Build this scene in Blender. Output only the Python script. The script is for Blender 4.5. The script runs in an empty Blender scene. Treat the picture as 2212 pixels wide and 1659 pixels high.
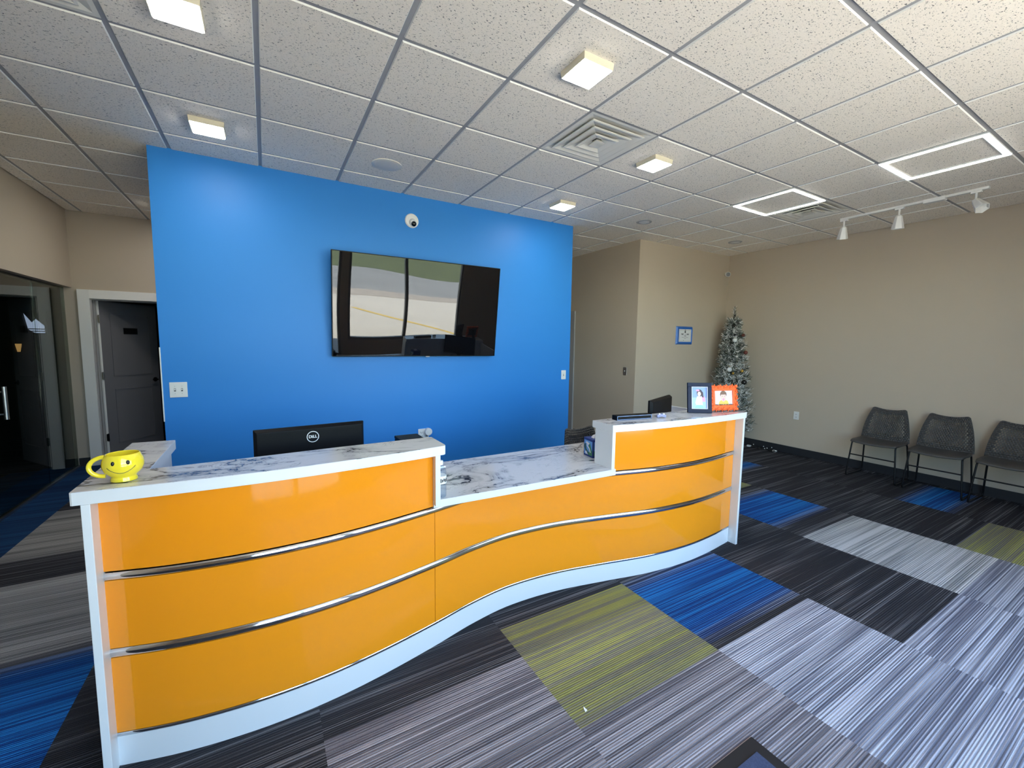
import bpy, math, random
from mathutils import Matrix, Vector
C = bpy.context.scene.collection
S = bpy.context.scene
PI = math.pi
rnd = random.Random(7)
T = 0.6096            # ceiling module
H = 3.04              # ceiling height

# ------------------------------------------------------------------ camera
cd = bpy.data.cameras.new('camera'); cam = bpy.data.objects.new('camera', cd); C.objects.link(cam)
cd.sensor_fit = 'HORIZONTAL'; cd.sensor_width = 36.0; cd.lens = 907.944 / 2212 * 36.0
cd.clip_start = 0.02; cd.clip_end = 500
cam.matrix_world = Matrix.Translation((1.20403, -1.57699, 1.56904)) @ (
    Matrix.Rotation(-0.529253, 4, 'Z') @ Matrix.Rotation(1.474252, 4, 'X') @ Matrix.Rotation(0.0132539, 4, 'Z'))
S.camera = cam

# ------------------------------------------------------------------ world, sun, exposure
SKY = 1.4; SUN = 36.0; LED = 34.0; FRAME = 9.0
S.view_settings.view_transform = 'Standard'; S.view_settings.look = 'None'
S.view_settings.gamma = 1.0; S.view_settings.use_curve_mapping = False
S.view_settings.exposure = 0.80
w = bpy.data.worlds.new('world'); S.world = w; w.use_nodes = True
wn = w.node_tree.nodes; wl = w.node_tree.links
sky = wn.new('ShaderNodeTexSky'); sky.sky_type = 'NISHITA'; sky.sun_disc = False
sky.sun_elevation = math.radians(55); sky.sun_rotation = math.radians(20)
wl.new(sky.outputs[0], wn['Background'].inputs[0]); wn['Background'].inputs[1].default_value = SKY
sd = bpy.data.lights.new('sun', 'SUN'); sd.energy = SUN; sd.angle = 0.01; sd.color = (1, .945, .86)
so = bpy.data.objects.new('sun', sd); C.objects.link(so)
so.rotation_euler = Vector((.45, -.35, -1.0)).to_track_quat('-Z', 'Y').to_euler()
# sky portals in the shop-front openings (only steer sky sampling)
for (x0, x1, z0, z1) in ((.75, 2.58, .06, 2.9), (2.72, 5.2, .35, 2.9)):
    pd = bpy.data.lights.new('window_portal', 'AREA'); pd.shape = 'RECTANGLE'; pd.size = x1 - x0; pd.size_y = z1 - z0
    pd.cycles.is_portal = True
    po = bpy.data.objects.new('window_portal', pd); C.objects.link(po)
    po.location = ((x0 + x1) / 2, -2.56, (z0 + z1) / 2); po.rotation_euler = (PI / 2, 0, 0)
cy = S.cycles
cy.max_bounces = 8; cy.diffuse_bounces = 6; cy.glossy_bounces = 4; cy.transparent_max_bounces = 12
cy.transmission_bounces = 4; cy.sample_clamp_indirect = 6.0; cy.caustics_reflective = False; cy.caustics_refractive = False
cy.use_denoising = True

# ------------------------------------------------------------------ materials
def mat(name, col, rough=.5, metal=0, spec=.5, emit=None, es=0, bump=None, var=None, coat=0):
    m = bpy.data.materials.new(name); m.use_nodes = True
    nt = m.node_tree; b = nt.nodes['Principled BSDF']
    b.inputs['Base Color'].default_value = (*col, 1); b.inputs['Roughness'].default_value = rough
    b.inputs['Metallic'].default_value = metal; b.inputs['Specular IOR Level'].default_value = spec
    b.inputs['Coat Weight'].default_value = coat; b.inputs['Coat Roughness'].default_value = .03
    if emit: b.inputs['Emission Color'].default_value = (*emit, 1); b.inputs['Emission Strength'].default_value = es
    tc = nt.nodes.new('ShaderNodeTexCoord')
    if bump:
        n = nt.nodes.new('ShaderNodeTexNoise'); n.inputs['Scale'].default_value = bump[0]; n.inputs['Detail'].default_value = 4
        bp = nt.nodes.new('ShaderNodeBump'); bp.inputs['Strength'].default_value = bump[1]; bp.inputs['Distance'].default_value = bump[2] if len(bump) > 2 else .002
        nt.links.new(tc.outputs['Object'], n.inputs['Vector']); nt.links.new(n.outputs['Fac'], bp.inputs['Height']); nt.links.new(bp.outputs[0], b.inputs['Normal'])
    if var:   # (scale, amount): faint colour mottling
        n = nt.nodes.new('ShaderNodeTexNoise'); n.inputs['Scale'].default_value = var[0]; n.inputs['Detail'].default_value = 5
        mx = nt.nodes.new('ShaderNodeMix'); mx.data_type = 'RGBA'
        a = var[1]
        mx.inputs[6].default_value = (*[c * (1 - a) for c in col], 1); mx.inputs[7].default_value = (*[min(1, c * (1 + a)) for c in col], 1)
        nt.links.new(tc.outputs['Object'], n.inputs['Vector']); nt.links.new(n.outputs['Fac'], mx.inputs[0]); nt.links.new(mx.outputs[2], b.inputs['Base Color'])
    return m

def N(nt, t, **k):
    n = nt.nodes.new(t)
    for a, v in k.items(): setattr(n, a, v)
    return n
def math_node(nt, op, a, b=None):
    n = N(nt, 'ShaderNodeMath', operation=op)
    for i, v in enumerate((a, b)):
        if v is None: continue
        if isinstance(v, (int, float)): n.inputs[i].default_value = v
        else: nt.links.new(v, n.inputs[i])
    return n.outputs[0]

def glass(name, tint, rough=0.0, ior=1.5):
    m = bpy.data.materials.new(name); m.use_nodes = True; nt = m.node_tree; nt.nodes.remove(nt.nodes['Principled BSDF'])
    out = nt.nodes['Material Output']; t = nt.nodes.new('ShaderNodeBsdfTransparent'); g = nt.nodes.new('ShaderNodeBsdfGlossy')
    mx = nt.nodes.new('ShaderNodeMixShader'); geo = nt.nodes.new('ShaderNodeNewGeometry'); L = nt.links   # Schlick reflectance, the same from both sides
    dt = nt.nodes.new('ShaderNodeVectorMath'); dt.operation = 'DOT_PRODUCT'; L.new(geo.outputs['Normal'], dt.inputs[0]); L.new(geo.outputs['Incoming'], dt.inputs[1])
    f0 = ((ior - 1) / (ior + 1)) ** 2
    f = math_node(nt, 'ADD', math_node(nt, 'MULTIPLY', math_node(nt, 'POWER', math_node(nt, 'SUBTRACT', 1.0, math_node(nt, 'ABSOLUTE', dt.outputs['Value'])), 5.0), 1 - f0), f0)
    t.inputs[0].default_value = (*tint, 1); g.inputs['Roughness'].default_value = rough
    nt.links.new(f, mx.inputs[0]); nt.links.new(t.outputs[0], mx.inputs[1]); nt.links.new(g.outputs[0], mx.inputs[2]); nt.links.new(mx.outputs[0], out.inputs[0])
    return m

def carpet_mat():
    m = bpy.data.materials.new('carpet'); m.use_nodes = True; nt = m.node_tree; L = nt.links
    b = nt.nodes['Principled BSDF']; b.inputs['Roughness'].default_value = .95; b.inputs['Specular IOR Level'].default_value = .15
    geo = N(nt, 'ShaderNodeNewGeometry'); sep = N(nt, 'ShaderNodeSeparateXYZ'); L.new(geo.outputs['Position'], sep.inputs[0])
    X, Y = sep.outputs[0], sep.outputs[1]
    u = math_node(nt, 'FLOOR', math_node(nt, 'SUBTRACT', math_node(nt, 'DIVIDE', X, .9144), .47))
    v = math_node(nt, 'FLOOR', math_node(nt, 'SUBTRACT', math_node(nt, 'DIVIDE', Y, .2286), .4))
    cb = N(nt, 'ShaderNodeCombineXYZ'); L.new(u, cb.inputs[0]); L.new(v, cb.inputs[1])
    wn_ = N(nt, 'ShaderNodeTexWhiteNoise', noise_dimensions='2D'); L.new(cb.outputs[0], wn_.inputs['Vector'])
    seed = math_node(nt, 'MULTIPLY', wn_.outputs['Value'], 91.0)
    def streak(fx, fy, z, det):
        c = N(nt, 'ShaderNodeCombineXYZ')
        L.new(math_node(nt, 'MULTIPLY', X, fx), c.inputs[0]); L.new(math_node(nt, 'MULTIPLY', Y, fy), c.inputs[1]); L.new(math_node(nt, 'ADD', seed, z), c.inputs[2])
        n = N(nt, 'ShaderNodeTexNoise'); n.inputs['Scale'].default_value = 1; n.inputs['Detail'].default_value = det; L.new(c.outputs[0], n.inputs['Vector'])
        return n.outputs['Fac']
    fine = streak(.55, 150, 0, 2.0); broad = streak(.8, 14, 7, 1.0)
    s = math_node(nt, 'ADD', math_node(nt, 'MULTIPLY', fine, .75), math_node(nt, 'MULTIPLY', broad, .36))
    at = N(nt, 'ShaderNodeAttribute', attribute_name='thr'); rmp = N(nt, 'ShaderNodeMapRange'); rmp.clamp = True
    L.new(s, rmp.inputs[0]); L.new(at.outputs['Fac'], rmp.inputs[1]); L.new(math_node(nt, 'ADD', at.outputs['Fac'], .16), rmp.inputs[2])
    ca = N(nt, 'ShaderNodeAttribute', attribute_name='ca'); cc = N(nt, 'ShaderNodeAttribute', attribute_name='cb')
    mx = N(nt, 'ShaderNodeMix', data_type='RGBA'); L.new(rmp.outputs[0], mx.inputs[0]); L.new(ca.outputs['Color'], mx.inputs[6]); L.new(cc.outputs['Color'], mx.inputs[7])
    # ribs and tuft grain
    rib = math_node(nt, 'ADD', math_node(nt, 'MULTIPLY', math_node(nt, 'SINE', math_node(nt, 'MULTIPLY', Y, 2 * PI / .0105)), .5), .5)
    gr = N(nt, 'ShaderNodeTexNoise'); gr.inputs['Scale'].default_value = 330; gr.inputs['Detail'].default_value = 2; L.new(geo.outputs['Position'], gr.inputs['Vector'])
    gain = math_node(nt, 'ADD', math_node(nt, 'ADD', math_node(nt, 'MULTIPLY', rib, .5), math_node(nt, 'MULTIPLY', gr.outputs['Fac'], 1.0)), .28)
    pl = math_node(nt, 'ADD', math_node(nt, 'MULTIPLY', wn_.outputs['Value'], .3), .85)
    vm = N(nt, 'ShaderNodeVectorMath', operation='SCALE'); L.new(mx.outputs[2], vm.inputs[0]); L.new(math_node(nt, 'MULTIPLY', gain, pl), vm.inputs['Scale'])
    L.new(vm.outputs[0], b.inputs['Base Color'])
    bp = N(nt, 'ShaderNodeBump'); bp.inputs['Strength'].default_value = .6; bp.inputs['Distance'].default_value = .003
    L.new(math_node(nt, 'ADD', rib, gr.outputs['Fac']), bp.inputs['Height']); L.new(bp.outputs[0], b.inputs['Normal'])
    return m

def tile_mat():
    m = bpy.data.materials.new('ceiling_tile'); m.use_nodes = True; nt = m.node_tree; L = nt.links
    b = nt.nodes['Principled BSDF']; b.inputs['Roughness'].default_value = .9; b.inputs['Specular IOR Level'].default_value = .2
    tc = N(nt, 'ShaderNodeTexCoord')
    mp = N(nt, 'ShaderNodeMapping'); mp.inputs['Scale'].default_value = (1, 1.7, 1); mp.inputs['Rotation'].default_value = (0, 0, .6); L.new(tc.outputs['Object'], mp.inputs[0])
    n1 = N(nt, 'ShaderNodeTexNoise'); n1.inputs['Scale'].default_value = 95; n1.inputs['Detail'].default_value = 2.5; n1.inputs['Distortion'].default_value = .6; L.new(mp.outputs[0], n1.inputs['Vector'])
    n2 = N(nt, 'ShaderNodeTexNoise'); n2.inputs['Scale'].default_value = 260; n2.inputs['Detail'].default_value = 3; L.new(tc.outputs['Object'], n2.inputs['Vector'])
    r1 = N(nt, 'ShaderNodeValToRGB'); r1.color_ramp.elements[0].position = .325; r1.color_ramp.elements[1].position = .385
    r1.color_ramp.elements[0].color = (.16, .16, .155, 1); r1.color_ramp.elements[1].color = (.96, .89, .795, 1); L.new(n1.outputs['Fac'], r1.inputs[0])
    r2 = N(nt, 'ShaderNodeValToRGB'); r2.color_ramp.elements[0].color = (.91, .91, .91, 1); r2.color_ramp.elements[1].color = (1, 1, 1, 1)
    r2.color_ramp.elements[0].position = .38; r2.color_ramp.elements[1].position = .6; L.new(n2.outputs['Fac'], r2.inputs[0])
    mx = N(nt, 'ShaderNodeMix', data_type='RGBA', blend_type='MULTIPLY'); mx.inputs[0].default_value = 1; L.new(r1.outputs[0], mx.inputs[6]); L.new(r2.outputs[0], mx.inputs[7]); L.new(mx.outputs[2], b.inputs['Base Color'])
    bp = N(nt, 'ShaderNodeBump'); bp.inputs['Strength'].default_value = .5; bp.inputs['Distance'].default_value = .003; L.new(r1.outputs[0], bp.inputs['Height']); L.new(bp.outputs[0], b.inputs['Normal'])
    return m

def marble_mat():
    m = bpy.data.materials.new('marble_laminate'); m.use_nodes = True; nt = m.node_tree; L = nt.links
    b = nt.nodes['Principled BSDF']; b.inputs['Roughness'].default_value = .12
    tc = N(nt, 'ShaderNodeTexCoord'); geo = N(nt, 'ShaderNodeNewGeometry')
    def vein(scale, dist, width, rot, sx):
        mp = N(nt, 'ShaderNodeMapping'); mp.inputs['Rotation'].default_value = (0, 0, rot); mp.inputs['Scale'].default_value = (1, sx, 1); L.new(geo.outputs['Position'], mp.inputs[0])
        n = N(nt, 'ShaderNodeTexNoise'); n.inputs['Scale'].default_value = scale; n.inputs['Detail'].default_value = 6; n.inputs['Roughness'].default_value = .62; n.inputs['Distortion'].default_value = dist; L.new(mp.outputs[0], n.inputs['Vector'])
        d = math_node(nt, 'ABSOLUTE', math_node(nt, 'SUBTRACT', n.outputs['Fac'], .5))
        r = N(nt, 'ShaderNodeMapRange', interpolation_type='SMOOTHSTEP'); L.new(d, r.inputs[0]); r.inputs[1].default_value = 0; r.inputs[2].default_value = width; r.inputs[3].default_value = 1; r.inputs[4].default_value = 0
        return r.outputs[0]
    mask = N(nt, 'ShaderNodeTexNoise'); mask.inputs['Scale'].default_value = 3.2; mask.inputs['Detail'].default_value = 2; L.new(geo.outputs['Position'], mask.inputs['Vector'])
    mr = N(nt, 'ShaderNodeMapRange'); mr.inputs[1].default_value = .36; mr.inputs[2].default_value = .52; L.new(mask.outputs['Fac'], mr.inputs[0])
    v1 = math_node(nt, 'MULTIPLY', vein(1.7, .8, .013, .5, 1.7), math_node(nt, 'ADD', math_node(nt, 'MULTIPLY', mr.outputs[0], .75), .25))
    v2 = math_node(nt, 'MULTIPLY', vein(4.2, 1.0, .011, -.4, 1.5), math_node(nt, 'MULTIPLY', mr.outputs[0], .45))
    v3 = math_node(nt, 'MULTIPLY', vein(1.7, .8, .075, .5, 1.7), .3)
    v = math_node(nt, 'MINIMUM', math_node(nt, 'ADD', math_node(nt, 'ADD', v1, v2), v3), 1.0)
    mx = N(nt, 'ShaderNodeMix', data_type='RGBA'); mx.inputs[6].default_value = (.61, .61, .62, 1); mx.inputs[7].default_value = (.045, .05, .07, 1)
    L.new(v, mx.inputs[0]); L.new(mx.outputs[2], b.inputs['Base Color'])
    return m

M = dict(
    carpet=carpet_mat(), tile=tile_mat(), marble=marble_mat(),
    grid=mat('tee_grid_metal', (.36, .36, .37), .6), tee_edge=mat('tile_edge', (.86, .85, .80), .8),
    beige=mat('beige_wall_paint', (.51, .435, .34), .65, bump=(180, .25, .001), var=(1.2, .03)),
    blue=mat('blue_wall_paint', (.022, .225, .66), .5, spec=.4, bump=(160, .2, .001)),
    base=mat('dark_vinyl_base', (.018, .019, .022), .5), white=mat('white_laminate', (.68, .69, .70), .3),
    trimw=mat('white_trim_paint', (.86, .85, .81), .4), greytrim=mat('grey_trim_paint', (.36, .35, .34), .5),
    orange=mat('orange_gloss_panel', (.84, .275, .010), .09, coat=.4), chrome=mat('chrome', (.80, .81, .83), .07, metal=1),
    black=mat('black_plastic', (.004, .004, .005), .45, spec=.15, bump=(600, .2, .0005)), screen=mat('tv_glass', (.004, .004, .005), .015, spec=.75),
    rubber=mat('black_rubber', (.008, .008, .009), .7), dgrey=mat('dark_grey_plastic', (.062, .058, .055), .5, bump=(500, .3, .0006)),
    tube=mat('black_steel', (.006, .006, .007), .4, spec=.3), doorg=mat('grey_door_paint', (.17, .165, .175), .5),
    wplast=mat('white_plastic', (.78, .78, .76), .35), steel=mat('brushed_steel', (.55, .55, .56), .3, metal=1),
    brass=mat('satin_nickel', (.5, .46, .40), .35, metal=1), yellow=mat('yellow_glaze', (.88, .70, .035), .08, coat=.5),
    ink=mat('black_ink', (.006, .006, .006), .3), led=mat('led_panel', (1, 1, 1), .5, emit=(1, .97, .91), es=LED),
    ledc=mat('led_frame', (1, 1, 1), .5, emit=(.97, 1, 1), es=FRAME), cream=mat('cream_metal', (.70, .64, .50), .45),
    ventw=mat('vent_enamel', (.78, .76, .70), .5), dark=mat('duct_dark', (.16, .15, .13), .9),
    spk=mat('speaker_mesh', (.72, .71, .69), .7, bump=(900, .6, .001)), needle=mat('dark_green_needle', (.04, .055, .038), .7),
    needle2=mat('grey_green_needle', (.26, .275, .24), .75), flock=mat('flocked_white', (.80, .80, .78), .85), bark=mat('bark', (.05, .035, .025), .9),
    navy=mat('navy_frame', (.008, .012, .034), .5, spec=.2), ofr=mat('orange_frame', (.85, .13, .02), .35, bump=(70, .6, .004)),
    dblue=mat('blue_frame', (.02, .14, .50), .35), paper=mat('paper', (.70, .70, .69), .7), greyink=mat('grey_ink', (.16, .16, .16), .7),
    mat_pile=mat('blue_grey_pile', (.06, .085, .17), .95, bump=(420, .9, .006), var=(150, .45)),
    lav=mat('lavender_plastic', (.24, .26, .42), .35), water=glass('clear_plastic', (.86, .92, .98), .05, 1.3), pane=glass('window_glass', (.93, .96, .95)),
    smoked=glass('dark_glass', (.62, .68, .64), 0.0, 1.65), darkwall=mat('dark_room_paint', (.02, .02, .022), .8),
    brown=mat('brown_room_paint', (.10, .05, .025), .7), wood=mat('wood_door', (.22, .10, .04), .5, var=(6, .25)),
    conc=mat('pale_concrete', (.52, .47, .40), .9, var=(.7, .12)), asph=mat('worn_asphalt', (.24, .235, .225), .9, var=(.5, .2)),
    grass=mat('dry_grass', (.09, .105, .045), .95, var=(.8, .4)), gravel=mat('gravel', (.36, .31, .26), .95, var=(3, .4)),
    ylw=mat('yellow_road_paint', (.60, .40, .08), .8), bronze=mat('grey_anodised_metal', (.22, .21, .20), .45),
    roofm=mat('roof_membrane', (.4, .4, .4), .9), red=mat('red_ornament', (.14, .035, .022), .35), gold=mat('gold_ornament', (.55, .33, .06), .3, metal=.6),
    skin=mat('photo_skin', (.72, .50, .42), .5), hairb=mat('photo_hair', (.20, .11, .07), .5), pink=mat('photo_pink', (.70, .28, .42), .5), dkhair=mat('photo_dark_hair', (.06, .035, .045), .5),
    pblue=mat('photo_blue', (.22, .32, .68), .5), pblue2=mat('photo_light_blue', (.33, .46, .78), .5), cyan=mat('photo_cyan', (.25, .62, .78), .5), pwhite=mat('photo_white', (.80, .78, .84), .5),
    plil=mat('photo_lilac', (.62, .60, .70), .5), pyel=mat('photo_yellow', (.72, .48, .10), .5), bluebox=mat('blue_card', (.015, .04, .22), .5), sky_p=mat('card_sky_blue', (.14, .36, .75), .5),
    grn=mat('card_green', (.05, .22, .10), .5), teal=mat('card_teal', (.02, .10, .12), .5), scr=mat('glow_panel', (.3, .3, .5), .5, emit=(.62, .66, 1), es=.75), amber=mat('amber_lamp', (.4, .2, .08), .5, emit=(1, .50, .18), es=.55),
)

# ------------------------------------------------------------------ mesh builder
class MB:
    def __init__(s, M4=None): s.v = []; s.f = []; s.m = []; s.T = M4 or Matrix(); s.mi = 0
    def add(s, vs, fs):
        o = len(s.v)
        s.v += [s.T @ Vector(p) for p in vs]
        for f in fs: s.f.append([i + o for i in f]); s.m.append(s.mi)
        return s
    def box(s, x0, x1, y0, y1, z0, z1):
        return s.add([(x0, y0, z0), (x1, y0, z0), (x1, y1, z0), (x0, y1, z0), (x0, y0, z1), (x1, y0, z1), (x1, y1, z1), (x0, y1, z1)],
                     [(0, 3, 2, 1), (4, 5, 6, 7), (0, 1, 5, 4), (1, 2, 6, 5), (2, 3, 7, 6), (3, 0, 4, 7)])
    def frustum(s, c, a, b, z0, z1):   # square tapering from half sizes a to b
        x, y = c
        return s.add([(x + i * a[0], y + j * a[1], z0) for i, j in ((-1, -1), (1, -1), (1, 1), (-1, 1))] + [(x + i * b[0], y + j * b[1], z1) for i, j in ((-1, -1), (1, -1), (1, 1), (-1, 1))],
                     [(0, 3, 2, 1), (4, 5, 6, 7), (0, 1, 5, 4), (1, 2, 6, 5), (2, 3, 7, 6), (3, 0, 4, 7)])
    def prism(s, poly, z0, z1, ax='z'):
        n = len(poly)
        def P(a, b, c): return {'z': (a, b, c), 'y': (a, c, b), 'x': (c, a, b)}[ax]
        return s.add([P(a, b, z0) for a, b in poly] + [P(a, b, z1) for a, b in poly],
                     [tuple(reversed(range(n))), tuple(range(n, 2 * n))] + [(i, (i + 1) % n, n + (i + 1) % n, n + i) for i in range(n)])
    def flat(s, poly, z, ax='y'):
        def P(a, b): return {'z': (a, b, z), 'y': (a, z, b), 'x': (z, a, b)}[ax]
        return s.add([P(a, b) for a, b in poly], [tuple(range(len(poly)))])
    def strip(s, pts, th, z0, z1, ext=None):   # curved vertical sheet: front on pts (x,y), back th behind (+y)
        n = len(pts); vs = []
        for x, y in pts: vs += [(x, y, z0), (x, y, z1), (x, y + th, z1), (x, y + th, z0)]
        fs = [(0, 1, 2, 3), (4 * n - 1, 4 * n - 2, 4 * n - 3, 4 * n - 4)]
        for i in range(n - 1):
            a, b = 4 * i, 4 * i + 4
            for k in range(4): fs.append((a + k, b + k, b + (k + 1) % 4, a + (k + 1) % 4))
        return s.add(vs, fs)
    def tube(s, path, r, n=10, closed=False, rf=None):
        P = [Vector(p) for p in path]; k = len(P); vs = []; fs = []
        up = Vector((0, 0, 1)); prev = None
        for i, p in enumerate(P):
            t = ((P[(i + 1) % k] - P[i - 1]) if closed else (P[min(i + 1, k - 1)] - P[max(i - 1, 0)])).normalized()
            if prev is None: a = t.cross(up if abs(t.z) < .95 else Vector((1, 0, 0))).normalized()
            else: a = (prev - t * prev.dot(t)).normalized()
            prev = a; b = t.cross(a); rr = rf(i / (k - 1)) * r if rf else r
            vs += [p + (a * math.cos(2 * PI * j / n) + b * math.sin(2 * PI * j / n)) * rr for j in range(n)]
        for i in range(k if closed else k - 1):
            for j in range(n): fs.append((i * n + j, i * n + (j + 1) % n, ((i + 1) % k) * n + (j + 1) % n, ((i + 1) % k) * n + j))
        if not closed: fs += [tuple(reversed(range(n))), tuple(range((k - 1) * n, k * n))]
        return s.add(vs, fs)
    def lathe(s, prof, n=32, c=(0, 0, 0), ax='z'):
        vs = []; fs = []; k = len(prof)
        for r, z in prof:
            for j in range(n):
                a = 2 * PI * j / n; q = (r * math.cos(a), r * math.sin(a), z)
                if ax == 'y': q = (q[0], z, q[1])
                if ax == 'x': q = (z, q[0], q[1])
                vs.append((c[0] + q[0], c[1] + q[1], c[2] + q[2]))
        for i in range(k - 1):
            for j in range(n): fs.append((i * n + j, i * n + (j + 1) % n, (i + 1) * n + (j + 1) % n, (i + 1) * n + j))
        fs += [tuple(reversed(range(n))), tuple(range((k - 1) * n, k * n))]
        return s.add(vs, fs)
    def ball(s, c, r, n=12, sc=(1, 1, 1)):
        pr = [(max(1e-4, math.sin(PI * i / n)), -math.cos(PI * i / n)) for i in range(n + 1)]
        o = s.T; s.T = o @ Matrix.Translation(c) @ Matrix.Diagonal((r * sc[0], r * sc[1], r * sc[2], 1))
        s.lathe(pr, n * 2); s.T = o; return s
    def build(s, name, mats, parent=None, smooth=None, bevel=0, seg=2, solid=0):
        if not isinstance(mats, (list, tuple)): mats = [mats]
        off = parent.matrix_basis.translation.copy() if parent else Vector()
        p = parent.parent if parent else None
        while p: off += p.matrix_basis.translation; p = p.parent
        me = bpy.data.meshes.new(name); me.from_pydata([q - off for q in s.v], [], s.f); me.update()
        for a in mats: me.materials.append(M[a])
        for i, pl in enumerate(me.polygons): pl.material_index = s.m[i]
        import bmesh
        bm = bmesh.new(); bm.from_mesh(me); bmesh.ops.recalc_face_normals(bm, faces=bm.faces[:]); bm.to_mesh(me); bm.free()
        o = bpy.data.objects.new(name, me); C.objects.link(o)
        if parent: o.parent = parent
        if solid:
            md = o.modifiers.new('solid', 'SOLIDIFY'); md.thickness = solid; md.offset = 0
        if bevel:
            md = o.modifiers.new('bevel', 'BEVEL'); md.width = bevel; md.segments = seg; md.limit_method = 'ANGLE'; md.angle_limit = .6
        if smooth is not None: me.shade_smooth(); me.set_sharp_from_angle(angle=smooth)
        return o

def thing(name, label, cat, loc=(0, 0, 0), group=None):
    o = bpy.data.objects.new(name, None); C.objects.link(o); o.location = loc; o.empty_display_size = .1
    return tag(o, label, cat, group)
def tag(o, label, cat, group=None):
    o['label'] = label; o['category'] = cat
    if group: o['group'] = group
    return o
def struct(o): o['kind'] = 'structure'; return o
def dup(root, loc, rotz, label, group=None):
    r = root.copy(); C.objects.link(r); r.location = loc; r.rotation_euler = (0, 0, rotz); r['label'] = label
    if group: r['group'] = group
    for ch in list(root.children):
        c = ch.copy(); C.objects.link(c); c.parent = r
        for g in ch.children:
            d = g.copy(); C.objects.link(d); d.parent = c
    return r
def text_mesh(txt, size, ext=.0004, bold=0):
    cu = bpy.data.curves.new('lettering', 'FONT'); cu.body = txt; cu.size = size; cu.align_x = 'CENTER'; cu.align_y = 'CENTER'; cu.extrude = ext; cu.offset = bold
    o = bpy.data.objects.new('lettering', cu); C.objects.link(o)
    me = bpy.data.meshes.new_from_object(o.evaluated_get(bpy.context.evaluated_depsgraph_get()))
    bpy.data.objects.remove(o); vs = [tuple(v.co) for v in me.vertices]; fs = [tuple(p.vertices) for p in me.polygons]; bpy.data.meshes.remove(me)
    return vs, fs
def crv(pts, n=60, x0=None, x1=None):    # Catmull-Rom through (x, y), sampled evenly in x
    def f(x):
        i = max(0, min(len(pts) - 2, next((k for k in range(len(pts) - 1) if x <= pts[k + 1][0]), len(pts) - 2)))
        p0, p1, p2, p3 = pts[max(i - 1, 0)], pts[i], pts[i + 1], pts[min(i + 2, len(pts) - 1)]
        h = p2[0] - p1[0]; t = (x - p1[0]) / h
        m1 = (p2[1] - p0[1]) / (p2[0] - p0[0]) * h; m2 = (p3[1] - p1[1]) / (p3[0] - p1[0]) * h
        return (2 * t**3 - 3 * t**2 + 1) * p1[1] + (t**3 - 2 * t**2 + t) * m1 + (-2 * t**3 + 3 * t**2) * p2[1] + (t**3 - t**2) * m2
    a = pts[0][0] if x0 is None else x0; b = pts[-1][0] if x1 is None else x1
    return [(a + (b - a) * i / (n - 1), f(a + (b - a) * i / (n - 1))) for i in range(n)]

# ================================================================== SETTING
# ---- floor: carpet planks, blocks of colour laid out in plank units (u = x/.9144-.47, v = y/.2286)
DARK = ((.026, .026, .030), (.17, .17, .185), .58); PGREY = ((.115, .112, .13), (.36, .35, .385), .50); DGREY = ((.12, .12, .125), (.32, .315, .31), .46); GREY = ((.15, .16, .205), (.50, .53, .61), .48); LGREY = ((.20, .21, .215), (.48, .49, .50), .46)  # DGREY: brownish tiles, darkened for weaker light at left; GREY: skylight blue mixed in
BLUE = ((.008, .045, .19), (.015, .17, .50), .50); NAVY = ((.008, .03, .09), (.012, .06, .16), .5); GREEN = ((.17, .165, .13), (.29, .30, .09), .50)
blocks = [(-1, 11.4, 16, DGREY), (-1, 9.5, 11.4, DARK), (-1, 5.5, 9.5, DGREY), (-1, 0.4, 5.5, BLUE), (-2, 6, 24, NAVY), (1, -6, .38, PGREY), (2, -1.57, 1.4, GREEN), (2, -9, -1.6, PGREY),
          (3, -1.4, 1.4, BLUE), (3, -12, -1.6, GREY), (4, -12, -3.6, GREY), (5, 1.2, 4.0, BLUE), (5, -3.6, .4, LGREY), (5, -12, -3.6, GREY), (5, 4.5, 6.2, GREEN),
          (6, 6.2, 7.5, BLUE), (6, -5.6, -2.6, GREEN), (6, -12, -5.6, GREY), (7, -1.6, .4, BLUE), (7, -12, -4, GREY)]
def block_at(n, v):
    for b in blocks:
        if b[0] == n and b[1] <= v < b[2]:
            e = min(v - b[1], b[2] - v)
            return b[3], min(1, e / .55) if b[3] in (BLUE,) else 1
    return DARK, 1
vs = []; fs = []; CA = []; CB = []; TH = []
for n in range(-6, 9):
    x0 = max(-4.2, (n + .47) * .9144); x1 = min(8.0, (n + 1.47) * .9144)
    if x1 <= x0: continue
    k = -11.0
    while k < 36:
        y0, y1 = k * .2286, (k + .2) * .2286; k += .2
        o = len(vs); vs += [(x0, y0, 0), (x1, y0, 0), (x1, y1, 0), (x0, y1, 0)]; fs.append((o, o + 1, o + 2, o + 3))
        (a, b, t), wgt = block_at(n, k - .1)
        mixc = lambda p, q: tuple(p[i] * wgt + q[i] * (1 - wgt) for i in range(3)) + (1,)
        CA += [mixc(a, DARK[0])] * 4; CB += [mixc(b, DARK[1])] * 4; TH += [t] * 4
me = bpy.data.meshes.new('floor'); me.from_pydata(vs, [], fs)
for nm, dat in (('ca', CA), ('cb', CB)):
    at = me.color_attributes.new(nm, 'FLOAT_COLOR', 'POINT'); at.data.foreach_set('color', [c for q in dat for c in q])
at = me.attributes.new('thr', 'FLOAT', 'POINT'); at.data.foreach_set('value', TH)
me.materials.append(M['carpet']); fl = struct(bpy.data.objects.new('floor', me)); C.objects.link(fl)

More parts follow.
